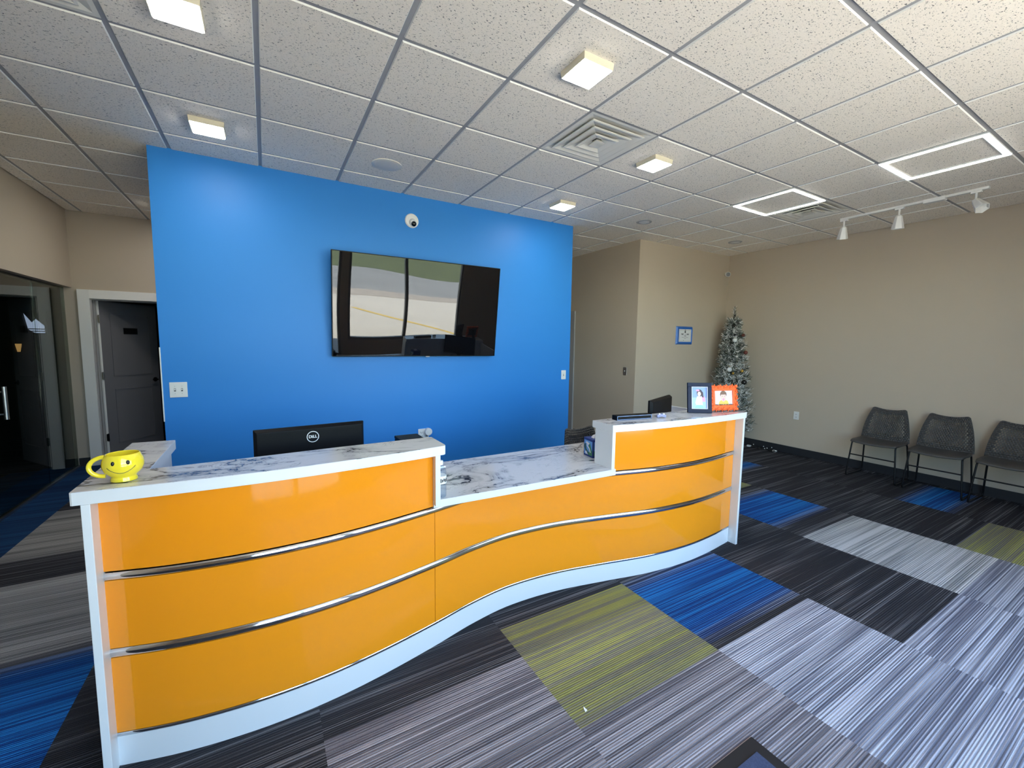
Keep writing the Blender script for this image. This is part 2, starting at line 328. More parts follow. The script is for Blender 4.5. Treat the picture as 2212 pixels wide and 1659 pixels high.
# ---- ceiling: regressed lay-in tiles in a metal tee grid
VENTS = [(0, 1), (5, 1), (10, 1)]; FRAMES = [(9, 1), (9, -1)]
tl = MB(); g2 = .0105
def tile_quad(x0, x1, y0, y1):
    tl.mi = 0; q = .006
    tl.add([(x0 + q, y0 + q, H), (x1 - q, y0 + q, H), (x1 - q, y1 - q, H), (x0 + q, y1 - q, H)], [(0, 1, 2, 3)])
    tl.mi = 1
    a = [(x0 + q, y0 + q, H), (x1 - q, y0 + q, H), (x1 - q, y1 - q, H), (x0 + q, y1 - q, H)]; b = [(x0, y0, H + .008), (x1, y0, H + .008), (x1, y1, H + .008), (x0, y1, H + .008)]
    tl.add(a + b, [(i, (i + 1) % 4, 4 + (i + 1) % 4, 4 + i) for i in range(4)])
for a in range(-2, 13):
    for b in range(-4, 9):
        if (a, b) in VENTS: continue
        x0, x1, y0, y1 = max(a * T + g2, -.74), min((a + 1) * T - g2, 7.84), max(b * T + g2, -2.39), min((b + 1) * T - g2, 5.39)
        if x1 - x0 > .03 and y1 - y0 > .03: tile_quad(x0, x1, y0, y1)
ce = struct(tl.build('ceiling', ['tile', 'tee_edge']))
gr = MB()
for a in range(-1, 13): gr.box(a * T - .012, a * T + .012, -2.39, 5.39, H + .006, H + .03)
for b in range(-3, 9): gr.box(-.74, 7.84, b * T - .012, b * T + .012, H + .0063, H + .03)
struct(gr.build('trim_1', 'grid'))
rf = MB().box(-4.3, 8.2, -2.75, 8.5, 3.4, 3.55); struct(rf.build('roof', 'roofm'))

# ---- walls
def wall(name, m, *boxes):
    b = MB()
    for q in boxes: b.box(*q)
    return struct(b.build(name, m))
wall('wall_back', 'blue', (.473, 4.59, 2.745, 2.87, 0, 3.4))
wall('wall_right', 'beige', (7.85, 8.05, -2.55, 3.0, 0, 3.4))
wall('wall_alcove', 'beige', (5.78, 7.85, 2.745, 3.0, 0, 3.4))
wall('wall_passage', 'beige', (5.78, 5.98, 3.0, 5.6, 0, 3.4))
wall('wall_far', 'beige', (-.85, -.61, 5.4, 5.52, 0, 3.4), (-.61, .16, 5.4, 5.52, 2.045, 3.4), (.16, 5.78, 5.4, 5.52, 0, 3.4))
wall('wall_left', 'beige', (-.95, -.75, 1.0, 5.4, 2.155, 3.4), (-.95, -.75, -2.55, 1.0, 0, 3.4))
wall('wall_front', 'beige', (-.75, .75, -2.55, -2.4, 0, 3.4), (5.2, 7.85, -2.55, -2.4, 0, 3.4), (.75, 5.2, -2.55, -2.4, 2.9, 3.4), (2.58, 2.72, -2.55, -2.4, 0, 2.9), (2.72, 5.2, -2.55, -2.4, 0, .35))
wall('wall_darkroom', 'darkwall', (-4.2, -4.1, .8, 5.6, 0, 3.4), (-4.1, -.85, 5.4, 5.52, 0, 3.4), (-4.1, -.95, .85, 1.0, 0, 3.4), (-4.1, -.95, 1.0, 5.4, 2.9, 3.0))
wall('wall_officeroom', 'brown', (-1.6, 1.6, 7.9, 8.0, 0, 3.4), (-1.7, -1.6, 5.52, 8.0, 0, 3.4), (1.6, 1.7, 5.52, 8.0, 0, 3.4), (-1.6, 1.6, 5.53, 7.9, 2.7, 2.8))
bb = lambda n, *q: wall(n, 'base', *q)
bb('baseboard_right', (7.84, 7.85, -2.4, 2.735, 0, .105)); bb('baseboard_alcove', (5.78, 7.84, 2.735, 2.745, 0, .105))
bb('baseboard_passage', (5.77, 5.78, 2.735, 4.1, 0, .105)); bb('baseboard_back', (.473, 4.59, 2.735, 2.745, 0, .105)); bb('baseboard_far', (-.81, -.71, 5.39, 5.4, 0, .105))
struct(MB().box(.468, .476, 2.739, 2.75, .90, 1.50).build('trim_2', 'wplast'))
# ---- shop front behind the camera: bronze frames with panes
def window(n, x0, x1, z0, z1, mull=()):
    f = MB(); t = .045
    f.box(x0, x1, -2.52, -2.43, z0, z0 + t).box(x0, x1, -2.52, -2.43, z1 - t, z1).box(x0, x0 + t, -2.52, -2.43, z0 + t, z1 - t).box(x1 - t, x1, -2.52, -2.43, z0 + t, z1 - t)
    for mx in mull: f.box(mx - .03, mx + .03, -2.52, -2.43, z0 + t, z1 - t)
    o = struct(f.build(f'window_{n}', 'bronze')); e = [x0 + t] + list(mull) + [x1 - t]
    for a, b in zip(e[:-1], e[1:]): MB().box(a, b, -2.477, -2.473, z0 + t, z1 - t).build('pane', 'pane', o)
    return o
window(1, 2.72, 5.2, .35, 2.9, (3.86,)); window(2, .75, 2.58, 2.15, 2.9); window(3, .75, 1.605, .0, 2.15); window(4, 1.605, 2.58, .0, 2.15)
# ---- outdoors
gx = MB().box(-40, 50, -10.7, -2.55, -.2, -.03); struct(gx.build('pavement', 'conc'))
struct(MB().box(-40, 50, -12.2, -10.7, -.2, -.02).build('gravel_verge', 'gravel')); struct(MB().box(-40, 50, -21, -12.2, -.2, -.03).build('road', 'asph'))
struct(MB().prism([(-60, 3.2), (-45, 2.2), (-30, .5), (-21, -.02), (-21, -.3), (-60, -.3)], -45, 55, 'x').build('grass_bank', 'grass'))
struct(MB().add([(6.3, -3.6, -.025), (6.45, -3.6, -.025), (3.9, -8.2, -.025), (3.75, -8.2, -.025)], [(0, 1, 2, 3)]).build('parking_stripe', 'ylw'))

# ---- dark glass wall on the left
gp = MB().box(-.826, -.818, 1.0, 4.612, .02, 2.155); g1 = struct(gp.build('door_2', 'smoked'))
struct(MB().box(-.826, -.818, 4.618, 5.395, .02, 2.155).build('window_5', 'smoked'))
struct(MB().box(-.84, -.80, 1.0, 5.395, 0, .02).build('trim_3', 'steel'))
struct(MB().box(-.85, -.75, 5.32, 5.4, .0, 2.155).build('trim_7', 'beige')) if 0 else None
hd = MB(); hd.tube([(-.755, 3.726, .855), (-.755, 3.726, 1.14)], .016, 14); hd.tube([(-.826, 3.726, .90), (-.755, 3.726, .90)], .008).tube([(-.826, 3.726, 1.095), (-.755, 3.726, 1.095)], .008)
hd.build('pull_handle', 'steel', g1, smooth=.6)
sc = thing('screen', 'small glowing bluish shape seen dimly through the dark glass wall', 'screen', (-1.08, 5.36, 1.73))  # glowing panel standing in for a bluish patch of unknown origin in the glass
MB().box(-1.17, -.98, 5.375, 5.4, 1.60, 1.86).build('casing', 'black', sc)
q = MB().flat([(-1.155, 1.835), (-1.095, 1.735), (-1.060, 1.775), (-0.995, 1.70), (-0.995, 1.665), (-1.130, 1.665)], 5.373).flat([(-1.125, 1.655), (-0.995, 1.655), (-0.995, 1.64), (-1.110, 1.64)], 5.373).flat([(-1.100, 1.63), (-0.995, 1.63), (-0.995, 1.615), (-1.070, 1.615)], 5.373)
q.build('display', 'scr', sc)
lp = thing('wall_lamp', 'small amber cone lamp glowing behind the dark glass wall', 'lamp', (-1.21, 5.36, 1.45))
MB().lathe([(.012, 1.40), (.022, 1.46), (.026, 1.49)], 14, (-1.21, 5.35, 0)).build('lamp_shade', 'amber', lp, smooth=.6); MB().box(-1.22, -1.20, 5.35, 5.4, 1.45, 1.47).build('bracket', 'black', lp)

# ---- open office door on the far wall
tr = MB().box(-.705, -.60, 5.375, 5.4, 0, 2.14).box(-.60, .16, 5.375, 5.4, 2.035, 2.14).box(.155, .26, 5.375, 5.4, 0, 2.14)
struct(tr.build('trim_4', 'trimw', bevel=.003))
jb = MB().box(-.605, -.585, 5.40, 5.55, 0, 2.035).box(.135, .155, 5.40, 5.55, 0, 2.035).box(-.585, .135, 5.40, 5.55, 2.02, 2.04).box(-.585, -.572, 5.45, 5.49, 0, 2.02)
struct(jb.build('trim_5', 'greytrim'))
dT = Matrix.Translation((-.565, 5.50, 0)) @ Matrix.Rotation(math.radians(54), 4, 'Z')
dr = thing('door_1', 'grey two-panel office door standing open on the far wall', 'door', (-.565, 5.50, 0)); struct(dr)
d = MB(dT); W = .74
d.box(0, W, -.018, .018, .01, 2.02)
lf = d.build('leaf', 'doorg', dr)
def pframe(x0, x1, z0, z1):
    p = MB(dT); t = .013
    p.prism([(x0, z0), (x1, z0), (x1 - t, z0 + t), (x0 + t, z0 + t)], -.026, -.018, 'y').prism([(x0, z1), (x1, z1), (x1 - t, z1 - t), (x0 + t, z1 - t)], -.026, -.018, 'y')
    p.prism([(x0, z0), (x0 + t, z0 + t), (x0 + t, z1 - t), (x0, z1)], -.026, -.018, 'y').prism([(x1, z0), (x1 - t, z0 + t), (x1 - t, z1 - t), (x1, z1)], -.026, -.018, 'y')
    p.build('panel_moulding', 'doorg', dr)
pframe(.12, .63, 1.08, 1.88); pframe(.12, .63, .22, .92)
MB(dT).box(-.02, 0, -.018, .018, .01, 2.02).build('door_edge', 'trimw', dr)
MB(dT).box(.28, .46, -.024, -.018, 1.62, 1.70).build('name_plate', 'ink', dr)
kn = MB(dT).lathe([(.03, -.025), (.03, -.018)], 16, (.67, 0, 1.0), 'y').tube([(.67, -.02, 1.0), (.67, -.06, 1.0), (.60, -.065, 1.0)], .011).tube([(.67, .02, 1.0), (.67, .06, 1.0), (.60, .065, 1.0)], .011)
kn.build('door_lever', 'black', dr, smooth=.7)
for z, mm in ((1.80, 'brass'), (1.10, 'brass'), (.32, 'black')):
    MB(dT).box(-.024, .004, -.024, -.016, z - .045, z + .045).tube([(-.012, -.03, z - .05), (-.012, -.03, z + .05)], .007, 8).build('hinge', mm, dr)
bk = MB().box(-.15, .75, 7.78, 7.82, 0, 2.1); bo = thing('interior_door', 'brown wooden door seen through the open office doorway', 'door', (.3, 7.80, 0)); bk.build('leaf', 'wood', bo)
b2 = MB()
for z0, z1 in ((.2, .95), (1.1, 1.95)): b2.box(0, .25, 7.77, 7.78, z0, z1).box(.35, .6, 7.77, 7.78, z0, z1)
b2.build('raised_panel', 'wood', bo)
# passage door on the right of the blue wall
pt = MB().box(5.755, 5.78, 4.13, 4.23, 0, 2.13).box(5.755, 5.78, 4.23, 5.2, 2.03, 2.13); struct(pt.build('trim_6', 'greytrim'))
struct(MB().box(5.765, 5.78, 4.23, 5.1, 0, 2.03).build('door_3', 'doorg'))

# ================================================================== RECEPTION DESK
F0 = [(.66, .362), (.88, .305), (1.12, .276), (1.365, .279), (1.608, .312), (1.906, .378), (2.15, .443), (2.414, .483), (2.744, .468), (3.08, .405), (3.43, .332), (3.778, .301), (4.07, .313), (4.366, .347)]
F = lambda a, b, n=50: crv(F0, n, a, b)
desk = thing('reception_desk', 'wavy orange and white reception counter with marble tops and chrome bands', 'desk', (2.5, .6, 0))
def rail(pts, z0, z1, bulge, parent):
    b = MB(); n = len(pts); k = 8; vs = []; fs = []
    prof = [(-bulge * math.sin(PI * i / (k - 1)) ** .6, z0 + (z1 - z0) * i / (k - 1)) for i in range(k)] + [(.012, z1), (.012, z0)]
    for x, y in pts: vs += [(x, y + dy, z) for dy, z in prof]
    m = len(prof)
    for i in range(n - 1): fs += [(i * m + j, (i + 1) * m + j, (i + 1) * m + (j + 1) % m, i * m + (j + 1) % m) for j in range(m)]
    fs += [tuple(range(m)), tuple(range((n - 1) * m, n * m))]
    b.add(vs, fs); return b.build('chrome_rail', 'chrome', parent, smooth=.6)
def panel(a, b, z0, z1): return MB().strip(F(a, b), .014, z0, z1).build('front_panel', 'orange', desk, smooth=.5)
for a, b in ((.682, 1.906), (1.9085, 4.365)):
    panel(a, b, .132, .424); panel(a, b, .460, .715)
panel(.682, 1.897, .750, 1.021); panel(3.088, 4.365, .750, 1.021)
rp = lambda a, b, o=.004: [(x, y - o) for x, y in F(a, b, 70)]
rail(rp(.682, 4.365, 0), .426, .458, .007, desk)
rail(rp(.682, 4.365, 0), .717, .744, .007, desk)
rail(rp(.682, 4.365, 0), .117, .130, .002, desk)
MB().strip(F(.682, 4.365, 70), .02, .0, .116).build('toe_kick', 'white', desk, smooth=.5)
MB().box(.658, .682, .285, 1.04, 0, 1.021).build('end_panel', 'white', desk, bevel=.002)
e2 = MB().box(4.366, 4.388, .283, .99, 0, 1.021).build('end_panel', 'white', desk, bevel=.002)
MB().box(4.388, 4.391, .283, .99, 0, 1.021).build('edge_trim', 'steel', e2)
MB().box(1.898, 1.924, .338, .535, .763, 1.021).build('support_panel', 'white', desk, bevel=.002)
MB().box(3.060, 3.086, .338, .50, .763, 1.021).build('support_panel', 'white', desk, bevel=.002)
MB().box(.690, 1.897, .49, .505, .785, 1.021).build('back_panel', 'white', desk)
MB().box(3.087, 4.365, .49, .505, .785, 1.021).build('back_panel', 'white', desk)
MB().box(.764, .78, .56, 1.03, 0, 1.021).build('return_panel', 'white', desk)
def top(poly, z0, z1, name='countertop'):
    b = MB(); n = len(poly)
    b.mi = 1; b.prism(poly, z0, z1 - .0015)
    b.mi = 0; b.prism([(x, y) for x, y in poly], z1 - .0015, z1)
    return b.build(name, ['marble', 'white'], desk, bevel=.0012, seg=1)
fl_ = crv([(.652, .283), (.80, .272), (.94, .264), (1.23, .259), (1.58, .28), (1.80, .304), (1.938, .326)], 26)
top([(.634, .30), (.634, .287), (.640, .2835)] + fl_ + [(1.948, .336), (1.95, .35), (1.948, .539), (1.5, .53), (1.1, .506), (.797, .497), (.797, 1.045), (.63, 1.06)], 1.022, 1.067)
fr_ = crv([(3.06, .338), (3.3, .300), (3.52, .277), (3.8, .262), (4.05, .258), (4.30, .262), (4.365, .266)], 26)
top(fr_ + [(4.385, .272), (4.392, .285), (4.392, .55), (3.06, .53)], 1.022, 1.067)
top([(.69, .42), (1.897, .42), (1.897, .362), (3.09, .331), (3.09, .45), (4.364, .45), (4.364, .99), (.79, .99), (.79, .55), (.69, .55)], .746, .785, 'worktop')

# ---- things on and behind the desk
mg = thing('mug', 'yellow smiley-face mug on the left marble counter', 'mug', (.752, .372, 1.067))
cx, cyy, z0 = .752, .372, 1.0673
prof = [(.034, 0), (.037, .002), (.0365, .008), (.034, .016), (.040, .024), (.051, .036), (.0565, .052), (.0575, .064), (.055, .078), (.050, .089), (.0475, .096)]
MB().lathe(prof + [(.0455, .0975), (.0435, .096), (.047, .080), (.050, .062), (.045, .040), (.030, .028), (.001, .027)], 48, (cx, cyy, z0)).build('body', 'yellow', mg, smooth=.9)
hp = [(cx - .047 - .042 * math.sin(t) * (1 if t < PI else 1), cyy - .004, z0 + .056 + .034 * math.cos(t)) for t in [PI * i / 20 for i in range(21)]]
MB().tube(hp, .0072, 12).build('handle', 'yellow', mg, smooth=.9)
def srad(z): 
    for (r0, a), (r1, b) in zip(prof[:-1], prof[1:]):
        if a <= z <= b: return r0 + (r1 - r0) * (z - a) / max(1e-6, b - a)
    return prof[-1][0]
fd = math.radians(-84)
def mp(ang, z, o=0): r = srad(z) + o; return (cx + r * math.cos(fd + ang), cyy + r * math.sin(fd + ang), z0 + z)
for a in (-.36, .36):
    MB().ball(mp(a - .02, .073, -.0012), .0066, 8, (.8, .8, 1.2)).build('eye', 'ink', mg, smooth=2)
MB().tube([mp(a, .037 + .022 * (a / .70) ** 2, .0004) for a in [-.70 + 1.40 * i / 24 for i in range(25)]], .0009, 6).build('smile', 'ink', mg)

def monitor(loc, yaw, w, h, label, logo):
    m = thing('monitor', label, 'monitor', loc); Tm = Matrix.Translation(loc) @ Matrix.Rotation(yaw, 4, 'Z')
    b = MB(Tm); zt = h   # local: back faces -y
    b.frustum((0, 0), (0, 0), (0, 0), 0, 0) if 0 else None
    zb = zt - w * .60
    b.add([(-w / 2, 0, zb), (w / 2, 0, zb), (w / 2, 0, zt), (-w / 2, 0, zt), (-w / 2 + .012, -.022, zb + .012), (w / 2 - .012, -.022, zb + .012), (w / 2 - .012, -.022, zt - .014), (-w / 2 + .012, -.022, zt - .014),
           (-w / 2, .014, zb), (w / 2, .014, zb), (w / 2, .014, zt), (-w / 2, .014, zt)],
          [(4, 5, 6, 7), (0, 1, 5, 4), (1, 2, 6, 5), (2, 3, 7, 6), (3, 0, 4, 7), (0, 8, 9, 1), (1, 9, 10, 2), (2, 10, 11, 3), (3, 11, 8, 0), (8, 11, 10, 9)])
    b.build('housing', 'black', m, bevel=.003)
    MB(Tm).box(-w / 2 + .01, w / 2 - .01, .0145, .016, zb + .02, zt - .01).build('display_panel', 'screen', m)
    MB(Tm).box(-.03, .03, -.045, -.023, .01, zb + .16).build('stand_neck', 'black', m)
    MB(Tm).box(-.13, .13, -.11, .10, 0, .012).build('stand_foot', 'black', m, bevel=.004)
    if logo:
        lx, lz = logo; g = MB(Tm)
        g.T = Tm @ Matrix.Translation((lx, -.0225, lz)) @ Matrix.Rotation(PI / 2, 4, 'X')
        R = .030
        n = 40; ri, ro = R - .0038, R
        g.add([(ro * math.cos(2 * PI * i / n), ro * math.sin(2 * PI * i / n), .0008) for i in range(n)] + [(ri * math.cos(2 * PI * i / n), ri * math.sin(2 * PI * i / n), .0008) for i in range(n)], [(i, (i + 1) % n, n + (i + 1) % n, n + i) for i in range(n)])
        vs_, fs_ = text_mesh('D LL', .0205, .0003, .0007); g.add(vs_, fs_)
        for s_, r_ in ((0, .35),):
            ve, fe = text_mesh('E', .0182, .0003, .0007); o_ = g.T; g.T = o_ @ Matrix.Translation((-.0032, 0, 0)) @ Matrix.Rotation(.5, 4, 'Z'); g.add(ve, fe); g.T = o_
        g.build('logo', 'wplast', m)
    return m
monitor((1.40, .865, .785), .073, .536, 1.12 - .785, 'black computer monitor back with round white logo, behind left counter', (.0, 1.063 - .785))
monitor((3.90, .69, .785), .40, .50, 1.155 - .785, 'black computer monitor turned sideways behind the raised right counter', None)
pr = thing('printer', 'black flat-topped device behind the right end of left counter', 'device', (1.93, .84, .785))
MB().box(1.862, 2.02, .815, .96, .785, .985).build('body', 'black', pr, bevel=.006); MB().box(1.858, 2.0, .80, .95, .985, 1.001).build('lid', 'black', pr, bevel=.003)
MB().box(1.88, 2.0, .808, .815, .82, .84).build('paper_slot', 'dark', pr)

bt = thing('water_bottle', 'clear plastic water bottle half hidden behind the white support panel', 'bottle', (1.947, .405, .785))
bz = .7853
MB().lathe([(.028, 0), (.031, .004), (.031, .05), (.0295, .055), (.031, .06), (.031, .125), (.027, .142), (.014, .160), (.0125, .168)], 24, (1.947, .405, bz)).build('bottle_body', 'water', bt, smooth=.7)
MB().lathe([(.0145, .166), (.0145, .184), (.013, .186)], 18, (1.947, .405, bz)).build('cap', 'wplast', bt, smooth=.6)
lb = MB(); lb.lathe([(.0316, .072), (.0316, .112)], 24, (1.947, .405, bz)); lb.build('label_band', 'wplast', bt, smooth=.6)
lt = MB()
for k in range(9):
    a = -2.6 + k * .26
    lt.T = Matrix.Translation((1.947 + .0319 * math.cos(a), .405 + .0319 * math.sin(a), bz + .092)) @ Matrix.Rotation(a, 4, 'Z')
    lt.box(0, .0004, -.0028, .0028, -.013 + .003 * (k % 3), .004 + .004 * (k % 2))
lt.build('label_print', 'ink', bt)
pn = thing('peg_hook', 'thin white peg sticking out from the white support panel', 'hook', (1.924, .50, .905))
MB().tube([(1.9245, .50, .902), (2.012, .50, .906)], .0045, 10).build('peg', 'wplast', pn, smooth=.7); MB().lathe([(.010, 1.924), (.010, 1.928), (.006, 1.929)], 14, (0, .50, .902), 'x').build('base_plate', 'wplast', pn, smooth=.6)
tb = thing('tissue_box', 'blue tissue box with wave artwork behind the right support panel', 'box', (3.19, .66, .785))
tT = Matrix.Translation((3.19, .64, .7853)) @ Matrix.Rotation(math.radians(-8), 4, 'Z')
MB(tT).box(-.058, .058, -.058, .058, 0, .128).build('carton', 'bluebox', tb, bevel=.002)
art = MB(tT); art.mi = 0
for (ax_, sgn) in (('y', -1), ('x', -1)):
    o = -.0588
    art.mi = 0; art.flat([(-.05, .012), (.05, .012), (.05, .112), (-.05, .112)], o, ax_)
    art.mi = 1; art.flat([(-.05, .012), (.0, .012), (-.01, .035), (-.05, .05)], o - .0003, ax_); art.flat([(-.045, .05), (-.02, .03), (.0, .06), (-.02, .105), (-.03, .08)], o - .0003, ax_)
    art.mi = 2; art.flat([(-.01, .03), (.02, .05), (.03, .09), (.05, .08), (.05, .06), (.03, .03), (.0, .012)], o - .0006, ax_)
    art.mi = 3; art.flat([(-.025, .03), (-.01, .055), (.02, .075), (.015, .085), (-.02, .062), (-.035, .035)], o - .0009, ax_); art.flat([(.0, .014), (.02, .035), (.04, .03), (.03, .014)], o - .0009, ax_); art.flat([(-.02, .095), (.02, .105), (.03, .092), (.0, .08)], o - .0009, ax_)
art.build('artwork', ['sky_p', 'grn', 'teal', 'pwhite'], tb)
ts = MB(tT); ts.add([(-.03, -.02, .129), (.03, -.015, .129), (.025, .02, .129), (-.025, .02, .129), (-.015, -.012, .150), (.02, -.004, .146), (.008, .014, .152), (-.018, .012, .145)], [(0, 1, 5, 4), (1, 2, 6, 5), (2, 3, 7, 6), (3, 0, 4, 7), (4, 5, 6, 7)])
ts.build('tissue', 'pwhite', tb, smooth=1.5)

st = thing('display_base', 'long black display stand outlined in blue on the right counter', 'stand', (3.33, .45, 1.067))
sT = Matrix.Translation((3.196, .446, 1.0672)) @ Matrix.Rotation(math.atan2(-.046, .277), 4, 'Z')
MB(sT).box(0, .285, 0, .056, 0, .031).build('base_block', 'black', st, bevel=.002)
ol = MB(sT); t = .0022
for q in ((.004, .281, .003, .003 + t), (.004, .281, .028 - t, .028), (.004, .004 + t, .003, .028), (.281 - t, .281, .003, .028)): ol.box(q[0], q[1], -.0008, .0002, q[2], q[3])
ol.build('blue_outline', 'pblue2', st)
ct = thing('game_controller', 'small lavender game controller charm beside the black stand', 'controller', (3.56, .385, 1.067))
kT = Matrix.Translation((3.558, .388, 1.0672)) @ Matrix.Rotation(-.45, 4, 'Z')
cb_ = MB(kT); P = []
for i in range(32):
    a = 2 * PI * i / 32; x = .034 * math.cos(a); z = .013 * math.sin(a) + .016
    if z < .012: z -= .006 * max(0, abs(math.cos(a)) - .35) / .65 * 1.6; z += .005 * (1 - min(1, abs(x) / .018))
    P.append((x, max(.001, z)))
cb_.prism(P, -.008, .010, 'y'); cb_.build('body', 'lav', ct, bevel=.003, smooth=.6)
for dx in (-.017, .014): MB(kT).ball((dx, -.006, .028), .0055, 8).build('thumb_stick', 'wplast', ct, smooth=2)
MB(kT).ball((-.003, -.002, .028), .003, 6).build('button', 'ink', ct, smooth=2)

def frame(name, p0, p1, w, h, lean, label):
    d_ = Vector((p1[0] - p0[0], p1[1] - p0[1], 0)); yaw = math.atan2(d_.y, d_.x)
    Tf = Matrix.Translation((p0[0], p0[1], 1.0685)) @ Matrix.Rotation(yaw, 4, 'Z') @ Matrix.Rotation(-lean, 4, 'X')
    return thing(name, label, 'photo frame', (p0[0], p0[1], 1.067)), Tf
def ring(b, x0, x1, z0, z1, t, y0, y1):
    return b.box(x0, x1, y0, y1, z0, z0 + t).box(x0, x1, y0, y1, z1 - t, z1).box(x0, x0 + t, y0, y1, z0 + t, z1 - t).box(x1 - t, x1, y0, y1, z0 + t, z1 - t)
def ell(cx_, cz_, rx, rz, n=20, a0=0, a1=2 * PI): return [(cx_ + rx * math.cos(a0 + (a1 - a0) * i / n), cz_ + rz * math.sin(a0 + (a1 - a0) * i / n)) for i in range(n + (0 if a1 - a0 > 6.2 else 1))]
f1, Tf = frame('photo_frame', (3.915, .447), (4.066, .352), .178, .226, .16, 'navy photo frame holding a picture of a girl in white')
w_, h_ = .178, .226
ring(MB(Tf), 0, w_, 0, h_, .030, -.008, .010).build('moulding', 'navy', f1, bevel=.002)
ring(MB(Tf), .0295, w_ - .0295, .0295, h_ - .0295, .0035, -.006, .004).build('inner_lip', 'pwhite', f1)
MB(Tf).box(.02, w_ - .02, .006, .012, .02, h_ - .02).build('backing', 'black', f1)
lg = MB(Tf); lg.add([(.06, .012, .15), (.118, .012, .15), (.118, .014, .15), (.06, .014, .15), (.06, .075, .012), (.118, .075, .012), (.118, .077, .012), (.06, .077, .012)], [(0, 1, 5, 4), (3, 2, 6, 7), (0, 4, 7, 3), (1, 2, 6, 5), (4, 5, 6, 7), (0, 3, 2, 1)]); lg.build('easel_leg', 'black', f1)
ph = MB(Tf); y_ = .0045
ph.mi = 0; ph.flat([(.03, .03), (w_ - .03, .03), (w_ - .03, .115), (.03, .115)], y_)
ph.mi = 1; ph.flat([(.03, .115), (w_ - .03, .115), (w_ - .03, h_ - .03), (.03, h_ - .03)], y_)
ph.mi = 2; ph.flat([(.065, .055), (.115, .055), (.108, .125), (.074, .125)], y_ - .0003)
ph.mi = 3; ph.flat([(.055, .032), (.125, .032), (.112, .06), (.068, .06)], y_ - .0004)
ph.mi = 2; ph.flat([(.060, .075), (.072, .12), (.082, .125), (.078, .07), (.068, .06)], y_ - .0005)
ph.mi = 4; ph.flat(ell(.092, .150, .021, .027), y_ - .0006); ph.flat([(.10, .17), (.118, .155), (.122, .115), (.108, .12)], y_ - .0006)
ph.mi = 5; ph.flat(ell(.089, .143, .013, .017), y_ - .0009); ph.flat([(.082, .12), (.094, .12), (.092, .13), (.084, .13)], y_ - .0007)
ph.mi = 6; ph.flat(ell(.078, .169, .014, .007), y_ - .001); ph.flat([(.108, .085), (.135, .085), (.128, .125), (.106, .122)], y_ - .0002)
ph.build('photo', ['pblue2', 'pblue', 'pwhite', 'cyan', 'dkhair', 'skin', 'pink'], f1)
f2, Tf = frame('photo_frame', (4.122, .405), (4.372, .338), .258, .205, .14, 'ornate orange photo frame holding a picture of a crying toddler')
w_, h_ = .258, .205
ring(MB(Tf), .008, w_ - .008, .008, h_ - .008, .040, -.006, .012).build('moulding', 'ofr', f2, bevel=.004)
ring(MB(Tf), .030, w_ - .030, .030, h_ - .030, .016, -.010, .0).build('inner_lip', 'ofr', f2, bevel=.003)
orn = MB(Tf)
def scroll(x, z, r, a): 
    pts = [(x + r * (1 - t * .75) * math.cos(a + t * 5.2), -.008 - .003 * t, z + r * (1 - t * .75) * math.sin(a + t * 5.2)) for t in [i / 14 for i in range(15)]]
    orn.tube(pts, .0042, 6, rf=lambda t: 1.15 - .5 * t)
nx = 9
for i in range(nx):
    x = .018 + (w_ - .036) * i / (nx - 1)
    for z, a in ((.014, PI / 2), (h_ - .014, -PI / 2)): scroll(x, z, .0125, a + (i % 2) * PI)
for i in range(1, 7):
    z = .018 + (h_ - .036) * i / 7
    for x, a in ((.014, 0), (w_ - .014, PI)): scroll(x, z, .0125, a + (i % 2) * PI)
for x in (.014, w_ - .014):
    for z in (.014, h_ - .014): orn.ball((x, -.006, z), .013, 8)
orn.build('scrollwork', 'ofr', f2, smooth=.9)
MB(Tf).box(.025, w_ - .025, .006, .012, .025, h_ - .025).build('backing', 'black', f2)
lg = MB(Tf); lg.add([(.10, .012, .14), (.158, .012, .14), (.158, .014, .14), (.10, .014, .14), (.10, .07, .010), (.158, .07, .010), (.158, .072, .010), (.10, .072, .010)], [(0, 1, 5, 4), (3, 2, 6, 7), (0, 4, 7, 3), (1, 2, 6, 5), (4, 5, 6, 7), (0, 3, 2, 1)]); lg.build('easel_leg', 'black', f2)
ph = MB(Tf); y_ = -.001; X0, X1, Z0, Z1 = .045, w_ - .045, .045, h_ - .045
ph.mi = 0; ph.flat([(X0, Z0), (X1, Z0), (X1, Z1), (X0, Z1)], y_)
ph.mi = 1
for k in range(4): 
    xx = X0 + .012 + k * .042; ph.flat([(xx, .115), (xx + .015, .135), (xx + .030, .115), (xx + .030, .127), (xx + .015, .147), (xx, .127)], y_ - .0003)
ph.mi = 2; ph.flat([(.078, Z0 + .006), (.178, Z0 + .006), (.168, .078), (.145, .088), (.110, .088), (.09, .076)], y_ - .0006)
ph.mi = 3; ph.flat(ell(.128, .128, .031, .030), y_ - .0008); 
ph.mi = 4; ph.flat(ell(.127, .108, .027, .034), y_ - .0012)
ph.mi = 3; ph.flat(ell(.127, .128, .027, .018, 14, 0, PI), y_ - .0014)
ph.mi = 5; ph.flat(ell(.127, .090, .009, .010), y_ - .0016); 
ph.mi = 3; ph.flat(ell(.117, .116, .004, .002), y_ - .0016); ph.flat(ell(.138, .116, .004, .002), y_ - .0016)
ph.mi = 6
for xa, xb in ((.052, .078), (.084, .122), (.128, .143), (.149, .166), (.176, .204)): 
    x = xa
    while x < xb: ph.flat([(x, Z0 + .003), (x + .0035, Z0 + .003), (x + .003, Z0 + .010), (x + .0005, Z0 + .010)], y_ - .002); x += .0055
ph.build('photo', ['pwhite', 'plil', 'pyel', 'hairb', 'skin', 'pink', 'ink'], f2)

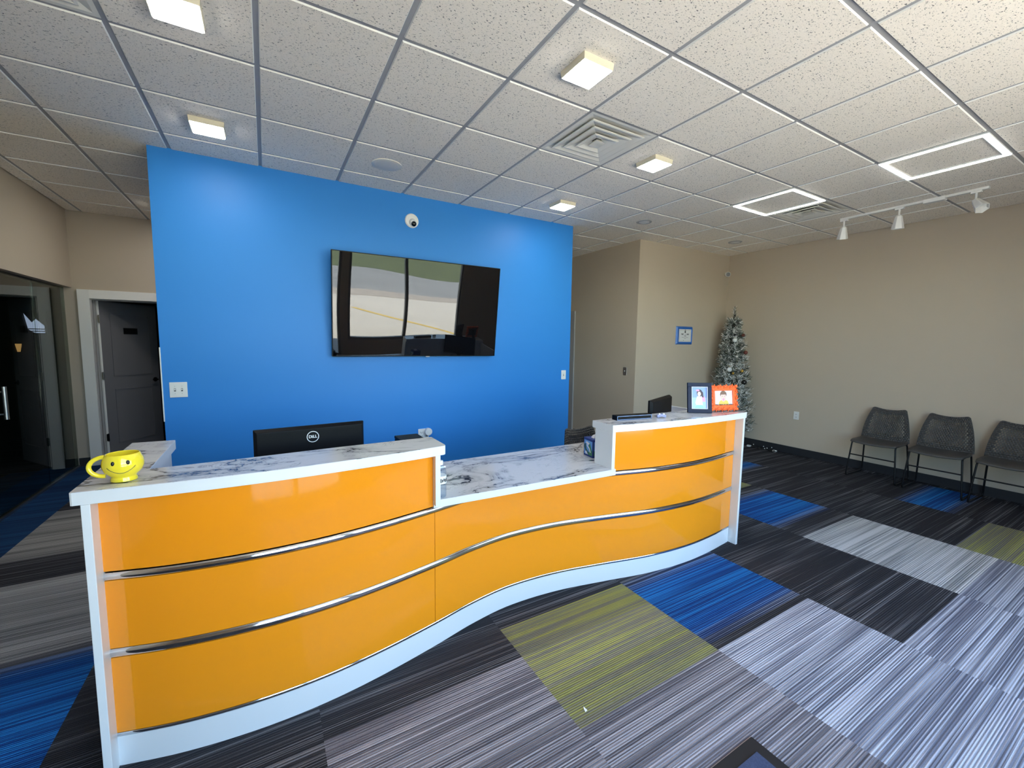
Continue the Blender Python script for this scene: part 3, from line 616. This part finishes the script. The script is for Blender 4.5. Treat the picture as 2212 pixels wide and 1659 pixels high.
# ================================================================== CHAIRS
def make_chair(label):
    t = thing('guest_chair', label, 'chair', (0, 0, 0), 'perforated guest chairs')
    # local frame: front is -y; seat shell
    n, k = 14, 12; s = MB(); vs = []
    for i in range(k + 1):
        a = i / k; y = -.215 + .40 * a
        z = .458 - .022 * max(0, 1 - a / .22) ** 2 - .012 * math.sin(PI * min(1, a * 1.1)) + .03 * max(0, (a - .85) / .15) ** 2
        hw = .200 + .030 * math.sin(PI * (a * .75 + .12))
        for j in range(n + 1):
            u = -1 + 2 * j / n; vs.append((hw * u, y - .02 * (1 - u * u) * max(0, 1 - a / .3), z - .012 * (1 - u * u) + .004))
    s.add(vs, [(i * (n + 1) + j, i * (n + 1) + j + 1, (i + 1) * (n + 1) + j + 1, (i + 1) * (n + 1) + j) for i in range(k) for j in range(n)])
    s.build('seat', 'dgrey', t, smooth=1.2, solid=.012)
    # perforated backrest
    b = MB(); rows, cols = 19, 20; 
    def P(u, v):   # u -1..1, v 0..1
        hw = .232 - .018 * v - .052 * v ** 2.2; topz = .835 + .034 * abs(u) ** 2.2 - .018 - .020 * max(0, (abs(u) - .82) / .18) ** 2
        z = .455 + (topz - .455) * v
        y = .135 + .070 * v + .028 * (1 - u * u) * (0.4 + .6 * v) - .015 * math.sin(PI * v)
        return (hw * u, y, z)
    U = lambda j: -1 + 2 * j / cols
    for r in range(rows):
        v0, v1 = r / rows, (r + 1) / rows; sh = .5 if r % 2 else 0
        cells = [(max(-1, U(j + sh)), min(1, U(j + 1 + sh))) for j in range(-1 if sh else 0, cols)]
        for u0, u1 in cells:
            if u1 - u0 < 1e-4: continue
            um, vm = (u0 + u1) / 2, (v0 + v1) / 2
            hole = abs(um) < .80 and .17 < vm < .865 and u1 - u0 > 1.5 / cols and not (abs(um) < .46 and .30 < vm < .55 and False)
            if not hole: b.add([P(u0, v0), P(u1, v0), P(u1, v1), P(u0, v1)], [(0, 1, 2, 3)]); continue
            solid_c = max(0, 1 - ((um / .62) ** 2 + ((vm - .42) / .27) ** 2)) 
            q = .37 - .13 * min(1, solid_c * 1.6)
            du, dv = (u1 - u0) * q, (v1 - v0) * q * 1.1
            outer = [(u0, v0), (um, v0), (u1, v0), (u1, vm), (u1, v1), (um, v1), (u0, v1), (u0, vm)]
            inner = [(um - .6 * du, vm - dv), (um, vm - dv), (um + .6 * du, vm - dv), (um + du, vm), (um + .6 * du, vm + dv), (um, vm + dv), (um - .6 * du, vm + dv), (um - du, vm)]
            b.add([P(*o) for o in outer] + [P(*o) for o in inner], [(i, (i + 1) % 8, 8 + (i + 1) % 8, 8 + i) for i in range(8)])
    b.build('backrest', 'dgrey', t, smooth=.8, solid=.007)
    def rnd_path(pts, r=.04, n=6):
        out = [Vector(pts[0])]
        for a, p, c in zip(pts[:-2], pts[1:-1], pts[2:]):
            a, p, c = Vector(a), Vector(p), Vector(c); d1 = (a - p).normalized() * r; d2 = (c - p).normalized() * r
            for i in range(n + 1):
                q = i / n; out.append((p + d1) * (1 - q) ** 2 + p * 2 * q * (1 - q) + (p + d2) * q * q)
        return out + [Vector(pts[-1])]
    for sx in (-1, 1):
        x = sx * .222
        MB().tube(rnd_path([(sx * .14, .16, .44), (sx * .205, .165, .44), (x + sx * .006, .235, .009), (x + sx * .014, -.20, .009), (sx * .205, -.175, .437), (sx * .205, .165, .440)], .035), .0085, 10).build('sled_leg', 'tube', t, smooth=.8)
    MB().tube([(-.214, -.187, .275), (.214, -.187, .275)], .0075, 10).build('crossbar', 'tube', t, smooth=.8)
    return t
ch = make_chair('dark grey perforated guest chair, first of the three nearest the fir tree')
ch.location = (7.545, .48, 0); ch.rotation_euler = (0, 0, -PI / 2)
dup(ch, (7.545, -.05, 0), -PI / 2 + .03, 'dark grey perforated guest chair, middle of the three along right wall')
dup(ch, (7.55, -.575, 0), -PI / 2 - .02, 'dark grey perforated guest chair cut off by the right edge of photo')
dup(ch, (3.585, 1.08, 0), .06, 'dark grey perforated chair behind the desk, beside the blue tissue box', 'chair behind the desk')

# ================================================================== WALL THINGS
tv = thing('television', 'large black wall television tilted downwards on the blue wall', 'television', (2.596, 2.68, 1.90))
tT = Matrix.Translation((2.596, 2.62, 1.903)) @ Matrix.Rotation(math.radians(7.2), 4, 'X')
hw, hh = .858, .483
MB(tT).box(-hw, hw, .002, .035, -hh, hh).build('housing', 'black', tv, bevel=.003)
bz_ = ring(MB(tT), -hw, hw, -hh, hh, .007, -.006, .002); bz_.build('bezel', 'black', tv)
nx, nz = 24, 14; sb = MB(tT)
sb.add([(-hw + .006 + (2 * hw - .012) * i / nx, -.002 + .0016 * math.sin(PI * i / nx * 2.0 + .6) * math.sin(PI * j / nz), -hh + .006 + (2 * hh - .012) * j / nz) for j in range(nz + 1) for i in range(nx + 1)],
       [(j * (nx + 1) + i, j * (nx + 1) + i + 1, (j + 1) * (nx + 1) + i + 1, (j + 1) * (nx + 1) + i) for j in range(nz) for i in range(nx)])
sb.build('screen', 'screen', tv, smooth=3)
MB(tT).box(.05, .09, -.007, .012, -hh - .007, -hh + .001).build('brand_tab', 'steel', tv)
MB().box(2.35, 2.85, 2.665, 2.745, 1.72, 2.05).build('wall_mount', 'black', tv)

dc = thing('dome_camera', 'white round security camera above the television on blue wall', 'security camera', (2.528, 2.74, 2.79))
MB().lathe([(.070, 2.745), (.070, 2.737), (.062, 2.730), (.02, 2.727)], 32, (2.528, 0, 2.79), 'y').build('base_plate', 'wplast', dc, smooth=.5)
MB().ball((2.532, 2.722, 2.770), .036, 12, (1, .9, 1)).build('housing', 'wplast', dc, smooth=3)
MB().ball((2.536, 2.698, 2.752), .026, 12).build('lens', 'screen', dc, smooth=3)
bc = thing('corner_camera', 'small white security camera with dark face high in corner', 'security camera', (7.73, 2.70, 2.73))
bT = Matrix.Translation((7.735, 2.69, 2.73)) @ Vector((-.65, -.72, -.18)).to_track_quat('Z', 'Y').to_matrix().to_4x4()
MB(bT).lathe([(.02, -.07), (.036, -.06), (.040, 0), (.040, .03), (.037, .036)], 24).build('housing', 'wplast', bc, smooth=.6)
MB(bT).lathe([(.033, .034), (.033, .040), (.001, .0405)], 24).build('lens', 'ink', bc, smooth=.6)
MB().tube([(7.78, 2.745, 2.75), (7.75, 2.71, 2.735)], .022, 12).build('bracket', 'wplast', bc, smooth=.6)

def plate(name, label, cat, c, axis, w, h, kind, mm='wplast'):
    t = thing(name, label, cat, c)
    R = Matrix() if axis == 'y' else Matrix.Rotation(-PI / 2, 4, 'Z')
    Tq = Matrix.Translation(c) @ R
    MB(Tq).box(-w / 2, w / 2, -.006, 0, -h / 2, h / 2).build('cover_plate', mm, t, bevel=.003)
    n = 2 if kind in ('sw2', 'out2') else 1
    for i in range(n):
        x = 0 if n == 1 else (-.023 + .046 * i)
        if kind.startswith('sw'):
            MB(Tq).box(x - .006, x + .006, -.0075, -.006, -.013, .013).build('toggle_slot', 'greyink', t)
            MB(Tq).box(x - .004, x + .004, -.016, -.006, -.002, .010).build('toggle', 'wplast', t, bevel=.001)
            for s_ in (-1, 1): MB(Tq).lathe([(.003, -.0075), (.003, -.006)], 10, (x, 0, s_ * .03), 'y').build('screw', 'steel', t)
        else:
            for s_ in (-1, 1):
                r_ = MB(Tq).box(x - .016, x + .016, -.009, -.006, s_ * .02 - .014, s_ * .02 + .014).build('socket', 'wplast', t, bevel=.003)
                sl = MB(Tq).box(x - .009, x - .006, -.0095, -.009, s_ * .02 - .004, s_ * .02 + .007).box(x + .006, x + .009, -.0095, -.009, s_ * .02 - .004, s_ * .02 + .007).lathe([(.003, -.0096), (.003, -.009)], 8, (x, 0, s_ * .02 - .008), 'y')
                sl.build('slots', 'ink', r_)
    return t
plate('light_switch', 'double white light switch at left of the blue wall', 'light switch', (.575, 2.745, 1.155), 'y', .117, .125, 'sw2')
plate('light_switch', 'single white light switch at right edge of the blue wall', 'light switch', (4.495, 2.745, 1.175), 'y', .072, .117, 'sw1')
plate('light_switch', 'steel-plated light switch on the dark beige passage wall', 'light switch', (5.78, 2.94, 1.18), 'x', .072, .117, 'sw1', 'steel')
plate('wall_outlet', 'white power outlet on the right beige wall left of chairs', 'outlet', (7.85, 1.56, .575), 'x', .072, .117, 'out1')
plate('wall_outlet', 'double white power outlet low on the blue wall', 'outlet', (2.635, 2.745, .585), 'y', .117, .117, 'out2')
pg = thing('plug_in_adapter', 'round white plug-in device in the blue wall outlet', 'plug', (2.675, 2.72, .60))
MB().lathe([(.030, 2.735), (.040, 2.728), (.041, 2.70), (.036, 2.69), (.001, 2.689)], 28, (2.678, 0, .612), 'y').build('housing', 'wplast', pg, smooth=.6)
MB().box(2.658, 2.675, 2.71, 2.736, .56, .60).build('plug_body', 'greyink', pg)

aw = thing('award_plaque', 'blue framed award certificate on the beige alcove wall', 'plaque', (6.80, 2.74, 1.72))
ax0, ax1, az0, az1 = 6.615, 6.995, 1.585, 1.862
aT = Matrix.Translation((0, 2.745, 0))
fb = MB(aT)
t = .055; y1 = -.022
fb.add([(ax0, 0, az0), (ax1, 0, az0), (ax1, 0, az1), (ax0, 0, az1), (ax0 + .02, y1, az0 + .02), (ax1 - .02, y1, az0 + .02), (ax1 - .02, y1, az1 - .02), (ax0 + .02, y1, az1 - .02),
        (ax0 + t, y1 + .008, az0 + t * .75), (ax1 - t * .7, y1 + .008, az0 + t * .75), (ax1 - t * .7, y1 + .008, az1 - t * .75), (ax0 + t, y1 + .008, az1 - t * .75)],
       [(i, (i + 1) % 4, 4 + (i + 1) % 4, 4 + i) for i in range(4)] + [(4 + i, 4 + (i + 1) % 4, 8 + (i + 1) % 4, 8 + i) for i in range(4)] + [(3, 2, 1, 0), (8, 9, 10, 11)])
fb.build('frame', 'dblue', aw)
px0, px1, pz0, pz1 = ax0 + t, ax1 - t * .7, az0 + t * .75, az1 - t * .75; pm = (px0 + px1) / 2
MB().box(px0, px1, 2.729, 2.7305, pz0, pz1).build('certificate', 'paper', aw)
pk = MB(Matrix.Translation((pm, 2.7285, 0)) @ Matrix.Rotation(PI / 2, 4, 'X'))
for (tx, sz, x, z, bo_) in (('BEST', .026, -.062, 1.742, .0012), ('BEST', .026, .062, 1.742, .0012), ('of the', .014, 0, 1.742, .0), ('AWARD', .014, 0, 1.718, .0006)):
    o_ = pk.T; pk.T = o_ @ Matrix.Translation((x, z, 0)); pk.add(*text_mesh(tx, sz, .0002, bo_)); pk.T = o_
pk.T = Matrix.Translation((pm, 2.7285, 0))
pk.flat(ell(0, 1.782, .016, .012), 0); pk.flat(ell(0, 1.800, .016, .012, 14, 0, PI), 0); pk.flat([(-.016, 1.764), (.016, 1.764), (.010, 1.772), (-.010, 1.772)], 0)
for zz, hwid in ((1.697, .075), (1.676, .024)): 
    x = -hwid
    while x < hwid: pk.flat([(x, zz - .003), (x + .006, zz - .003), (x + .006, zz + .002), (x, zz + .002)], 0); x += .0095
pk.flat([(-.035, 1.645), (-.025, 1.645), (-.025, 1.652), (-.035, 1.652)], 0)
ox = (px1 - px0) / 2 - .012; pk.flat([(-ox, pz1 - .014), (ox, pz1 - .014), (ox, pz1 - .011), (-ox, pz1 - .011)], 0); pk.flat([(-ox, pz0 + .011), (ox, pz0 + .011), (ox, pz0 + .014), (-ox, pz0 + .014)], 0)
pk.flat([(-ox, pz0 + .012), (-ox + .002, pz0 + .012), (-ox + .002, pz1 - .012), (-ox, pz1 - .012)], 0); pk.flat([(ox - .002, pz0 + .012), (ox, pz0 + .012), (ox, pz1 - .012), (ox - .002, pz1 - .012)], 0)
pk.build('lettering', 'ink', aw)

# ================================================================== CEILING THINGS
def panel_light(a, b, label):
    x, y = (a + .5) * T, (b + .5) * T
    t = thing('panel_light', label, 'ceiling light', (x, y, H), 'square ceiling panel lights')
    MB().frustum((x, y), (.097, .097), (.100, .100), 3.006, H).build('housing', 'cream', t)
    MB().frustum((x, y), (.089, .089), (.093, .093), 3.001, 3.0059).build('diffuser', 'led', t)
for a, b, l in ((1, 1, 'square ceiling light cut off by the top edge of photo'), (1, 3, 'square ceiling light above the left end of blue wall'), (4, 0, 'largest whole square ceiling light, nearest the camera'),
                (6, 1, 'square ceiling light right of the big air vent'), (6, 3, 'square ceiling light above the right end of blue wall')): panel_light(a, b, l)
for a, b, l in ((1, 6, 'added square light, unseen in the hallway behind the blue wall, left end'), (4, 6, 'added square light, unseen in the hallway behind the middle of blue wall'), (2, 6, 'added square light, unseen in the hallway, second from the left end'), (0, 7, 'added square light, unseen in the hallway close to the grey office door')): panel_light(a, b, l)  # added unseen lamps that lift the dark far wall and door casing
def frame_light(a, b, label):
    x0, y0, x1, y1 = a * T, b * T, (a + 1) * T, (b + 1) * T
    t = thing('frame_light', label, 'ceiling light', ((x0 + x1) / 2, (y0 + y1) / 2, H), 'glowing square outline lights')
    ring_xy = lambda b_, e, wd, z0, z1: b_.box(x0 + e, x1 - e, y0 + e, y0 + e + wd, z0, z1).box(x0 + e, x1 - e, y1 - e - wd, y1 - e, z0, z1).box(x0 + e, x0 + e + wd, y0 + e + wd, y1 - e - wd, z0, z1).box(x1 - e - wd, x1 - e, y0 + e + wd, y1 - e - wd, z0, z1)
    ring_xy(MB(), .004, .042, 3.030, 3.0395).build('housing', 'wplast', t); ring_xy(MB(), .008, .030, 3.026, 3.0299).build('diffuser', 'ledc', t)
frame_light(9, 1, 'glowing square outline light beside the far ceiling vent'); frame_light(9, -1, 'glowing square outline light at the right edge of ceiling')
def vent(a, b, label):
    x, y = (a + .5) * T, (b + .5) * T
    t = thing('air_vent', label, 'vent', (x, y, H), 'square ceiling air vents'); hf = T / 2 - .008
    m = MB(); rg = lambda A, zA, B, zB: m.add([(x + i * A, y + j * A, zA) for i, j in ((-1, -1), (1, -1), (1, 1), (-1, 1))] + [(x + i * B, y + j * B, zB) for i, j in ((-1, -1), (1, -1), (1, 1), (-1, 1))], [(i, (i + 1) % 4, 4 + (i + 1) % 4, 4 + i) for i in range(4)])
    rg(hf, H + .004, hf - .022, H + .004); rg(hf - .022, H + .004, hf - .135, H + .038); m.build('border', 'ventw', t)
    for k, (A, B) in enumerate(((.238, .120), (.176, .068), (.112, .028))):
        m = MB(); zA = H - .003 - .004 * k; zB = H + .030 - .008 * k; rg(A, zA, A - .011, zA - .002); rg(A - .011, zA - .002, B, zB); rg(A, zA, A - .004, zA + .008); rg(A - .004, zA + .008, B, zB + .003); m.build('louvre', 'ventw', t)
    m = MB(); m.frustum((x, y), (.045, .045), (.012, .012), H - .014, H + .02); m.build('centre_cone', 'ventw', t)
    MB().box(x - hf, x + hf, y - hf, y + hf, H + .05, H + .15).build('duct', 'dark', t)
vent(5, 1, 'square louvred air vent in middle of the ceiling'); vent(10, 1, 'square louvred air vent behind a glowing outline light'); vent(0, 1, 'air vent cut off at the top left corner of photo')
sp = thing('ceiling_speaker', 'round white ceiling speaker above the television', 'speaker', (3.5 * T, 3.5 * T, H))
MB().lathe([(.122, H), (.122, H - .004), (.113, H - .007)], 40, (3.5 * T, 3.5 * T, 0)).build('rim', 'ventw', sp, smooth=.5); MB().lathe([(.112, H - .006), (.05, H - .009), (.001, H - .0095)], 40, (3.5 * T, 3.5 * T, 0)).build('grille', 'spk', sp, smooth=.8)
def downlight(a, b, label):
    x, y = (a + .5) * T, (b + .5) * T; t = thing('downlight', label, 'ceiling light', (x, y, H), 'round recessed downlights')
    MB().lathe([(.062, H - .001), (.064, H - .006), (.088, H - .005), (.092, H)], 32, (x, y, 0)).build('trim_ring', 'grid', t, smooth=.5); MB().lathe([(.061, H - .0035), (.03, H - .010), (.001, H - .012)], 28, (x, y, 0)).build('lens', 'wplast', t, smooth=.8)
downlight(8, 3, 'unlit round downlight nearer the blue wall'); downlight(11, 3, 'unlit round downlight in the far right corner')
tk = thing('track_light', 'white track light with three heads near the right wall', 'track light', (6.93, .27, H))
xa, ya, xb, yb = 6.957, .835, 6.905, -.33; yaw = math.atan2(yb - ya, xb - xa); Lk = math.hypot(xb - xa, yb - ya)
kT = Matrix.Translation((xa, ya, 0)) @ Matrix.Rotation(yaw, 4, 'Z')
MB(kT).box(0, Lk, -.018, .018, H - .022, H).build('rail', 'wplast', tk, bevel=.002); MB(kT).box(.72, .88, -.03, .03, H - .038, H - .0005).build('feed_box', 'wplast', tk, bevel=.003)
for s_, aim in ((.035, Vector((.25, .15, -1))), (.53, Vector((.1, .05, -1))), (1.085, Vector((-.45, -.5, -.75)))):
    hT = kT @ Matrix.Translation((s_, 0, H - .022)); 
    hd = MB(hT).box(-.035, .035, -.014, .014, -.016, 0).tube([(0, 0, -.016), (0, 0, -.088)], .009, 10).build('stem', 'wplast', tk, smooth=.5)
    a_ = (kT.to_3x3().inverted() @ aim).normalized(); q = hT @ Matrix.Translation((0, 0, -.085)) @ a_.to_track_quat('Z', 'Y').to_matrix().to_4x4()
    MB(q).lathe([(.018, -.012), (.030, .0), (.040, .05), (.052, .105), (.055, .125), (.048, .125), (.040, .10), (.001, .095)], 6).build('lamp_head', 'wplast', hd, bevel=.004)

# ================================================================== TREE, CABLES, MAT
tree = thing('christmas_tree', 'slim snow-flocked artificial fir tree in the far right corner', 'christmas tree', (7.47, 2.36, 0))
cx, cyy = 7.47, 2.36
MB().tube([(cx, cyy, .12), (cx, cyy, 2.05)], .014, 8).build('trunk', 'bark', tree)
sm = MB()
for k in range(3):
    a = k * 2 * PI / 3 + .4; sm.tube([(cx, cyy, .16), (cx + .07 * math.cos(a), cyy + .07 * math.sin(a), .14), (cx + .20 * math.cos(a), cyy + .20 * math.sin(a), .012)], .010, 8)
sm.build('stand', 'tube', tree, smooth=.6)
fo = MB()
def tuft(p, d, L, nn):
    d = d.normalized(); a = d.orthogonal().normalized(); b = d.cross(a); wts = rnd.choice(((.6, .25, .15), (.3, .4, .3), (.12, .33, .55)))
    for i in range(nn):
        t = i / nn; ang = i * 2.4 + rnd.random(); r = (a * math.cos(ang) + b * math.sin(ang)); o = p + d * L * t
        ln = .058 * (.6 + .6 * rnd.random()); e = o + (r * .78 + d * .65).normalized() * ln; s_ = r.cross(d).normalized() * .0042
        fo.mi = rnd.choices((0, 1, 2), wts)[0]
        fo.add([o - s_, o + s_, e + s_ * .5, e - s_ * .5], [(0, 1, 2, 3)])
z = .30
while z < 1.98:
    R = .285 * (1 - (z - .3) / 1.74) ** .72 + .045; nb = int(13 + 44 * R)
    for k in range(nb):
        a = rnd.random() * 2 * PI; rr = R * (.55 + .5 * rnd.random()); zz = z + rnd.uniform(-.05, .05)
        rx, ry = math.cos(a), math.sin(a); lim = 1.0
        if cx + rx * rr > 7.755: rr = (7.755 - cx) / rx
        if cyy + ry * rr > 2.645: rr = (2.645 - cyy) / ry
        p0 = Vector((cx + rx * rr * .25, cyy + ry * rr * .25, zz - .02)); d_ = Vector((rx, ry, .10 + .35 * rnd.random()))
        tuft(Vector((cx + rx * .02, cyy + ry * .02, zz - .03)), Vector((rx, ry, .35)), rr * .5, 9); tuft(p0 + Vector((rx, ry, .15)) * rr * .25, d_, rr * .55, 15)
        tuft(p0 + Vector((rx, ry, .15)) * rr * .55, d_ + Vector((rnd.uniform(-.6, .6), rnd.uniform(-.6, .6), .1)), rr * .4, 11)
    z += .048
for k in range(5): tuft(Vector((cx, cyy, 1.93 + .035 * k)), Vector((rnd.uniform(-.2, .2), rnd.uniform(-.2, .2), 1)), .09, 16)
fo.build('foliage', ['needle', 'needle2', 'flock'], tree)
orn_l = [((7.34, 2.25, 1.66), 'wplast', 'white round ornament high on the flocked tree', .032), ((7.28, 2.27, 1.215), 'wplast', 'white round ornament low on the flocked tree', .036), ((7.44, 2.13, 1.475), 'red', 'dark red ornament on the right edge of tree', .030),
         ((7.40, 2.16, 1.735), 'red', 'small red ornament near the tree top', .024), ((7.40, 2.10, 1.03), 'ink', 'black ornament on the tree above the orange frame', .038), ((7.36, 2.12, 1.20), 'gold', 'gold ornament at lower right of the tree', .022), ((7.30, 2.22, 1.16), 'gold', 'small gold ornament in lower middle of tree', .018)]
for p, mm, l, r in orn_l:
    o = thing('ornament', l, 'ornament', p, 'tree ornaments'); MB().ball(p, r, 12).build('bauble', mm, o, smooth=3); MB().lathe([(.005, r), (.005, r + .008)], 8, p).build('cap', 'gold', o)
    MB().tube([(p[0], p[1], p[2] + r + .006), (p[0] + (cx - p[0]) * .4, p[1] + (cyy - p[1]) * .4, p[2] + r + .05)], .0015, 5).build('hook', 'steel', o)
cb2 = thing('string_light_cable', 'tangled black string-light cable on carpet along right wall', 'cable', (7.74, 2.0, 0))
pts = [(7.55, 2.38, .006), (7.70, 2.30, .006), (7.76, 2.2, .006), (7.73, 2.12, .008)]
for i in range(46):
    t = i / 45; pts.append((7.72 + .07 * math.sin(i * 1.7) + .03 * math.sin(i * .6), 2.12 - .42 * t + .05 * math.cos(i * 1.3), .007 + .012 * (1 + math.sin(i * 2.1))))
MB().tube([Vector(a).lerp(Vector(b), k / 3) for a, b in zip(pts[:-1], pts[1:]) for k in range(3)], .0035, 6).build('wire', 'rubber', cb2, smooth=.8)
for x, y in ((7.70, 2.14), (7.72, 1.76)): MB().box(x - .02, x + .02, y - .03, y + .02, .004, .030).build('plug', 'wplast', cb2, bevel=.004)
for i in range(6): 
    q = pts[8 + i * 6]; MB().ball((q[0], q[1], q[2] + .008), .007, 6).build('bulb', 'wplast', cb2, smooth=3)
mt = thing('door_mat', 'blue-grey entrance mat with black rubber border at bottom edge', 'mat', (2.0, -1.3, 0))
MB().box(1.0, 2.835, -1.95, -.735, .0, .007).build('rubber_border', 'rubber', mt, bevel=.003); MB().box(1.05, 2.785, -1.90, -.785, .007, .012).build('pile', 'mat_pile', mt, bevel=.002)
tag(MB().add([(2.328, -.315, .001), (2.342, -.312, .001), (2.338, -.300, .004), (2.334, -.294, .008), (2.330, -.302, .005)], [(0, 1, 2, 3, 4), (0, 4, 3), (1, 2, 3), (0, 1, 3)]).build('paper_scrap', 'pwhite'), 'tiny white paper scrap lying on the green carpet block', 'litter')
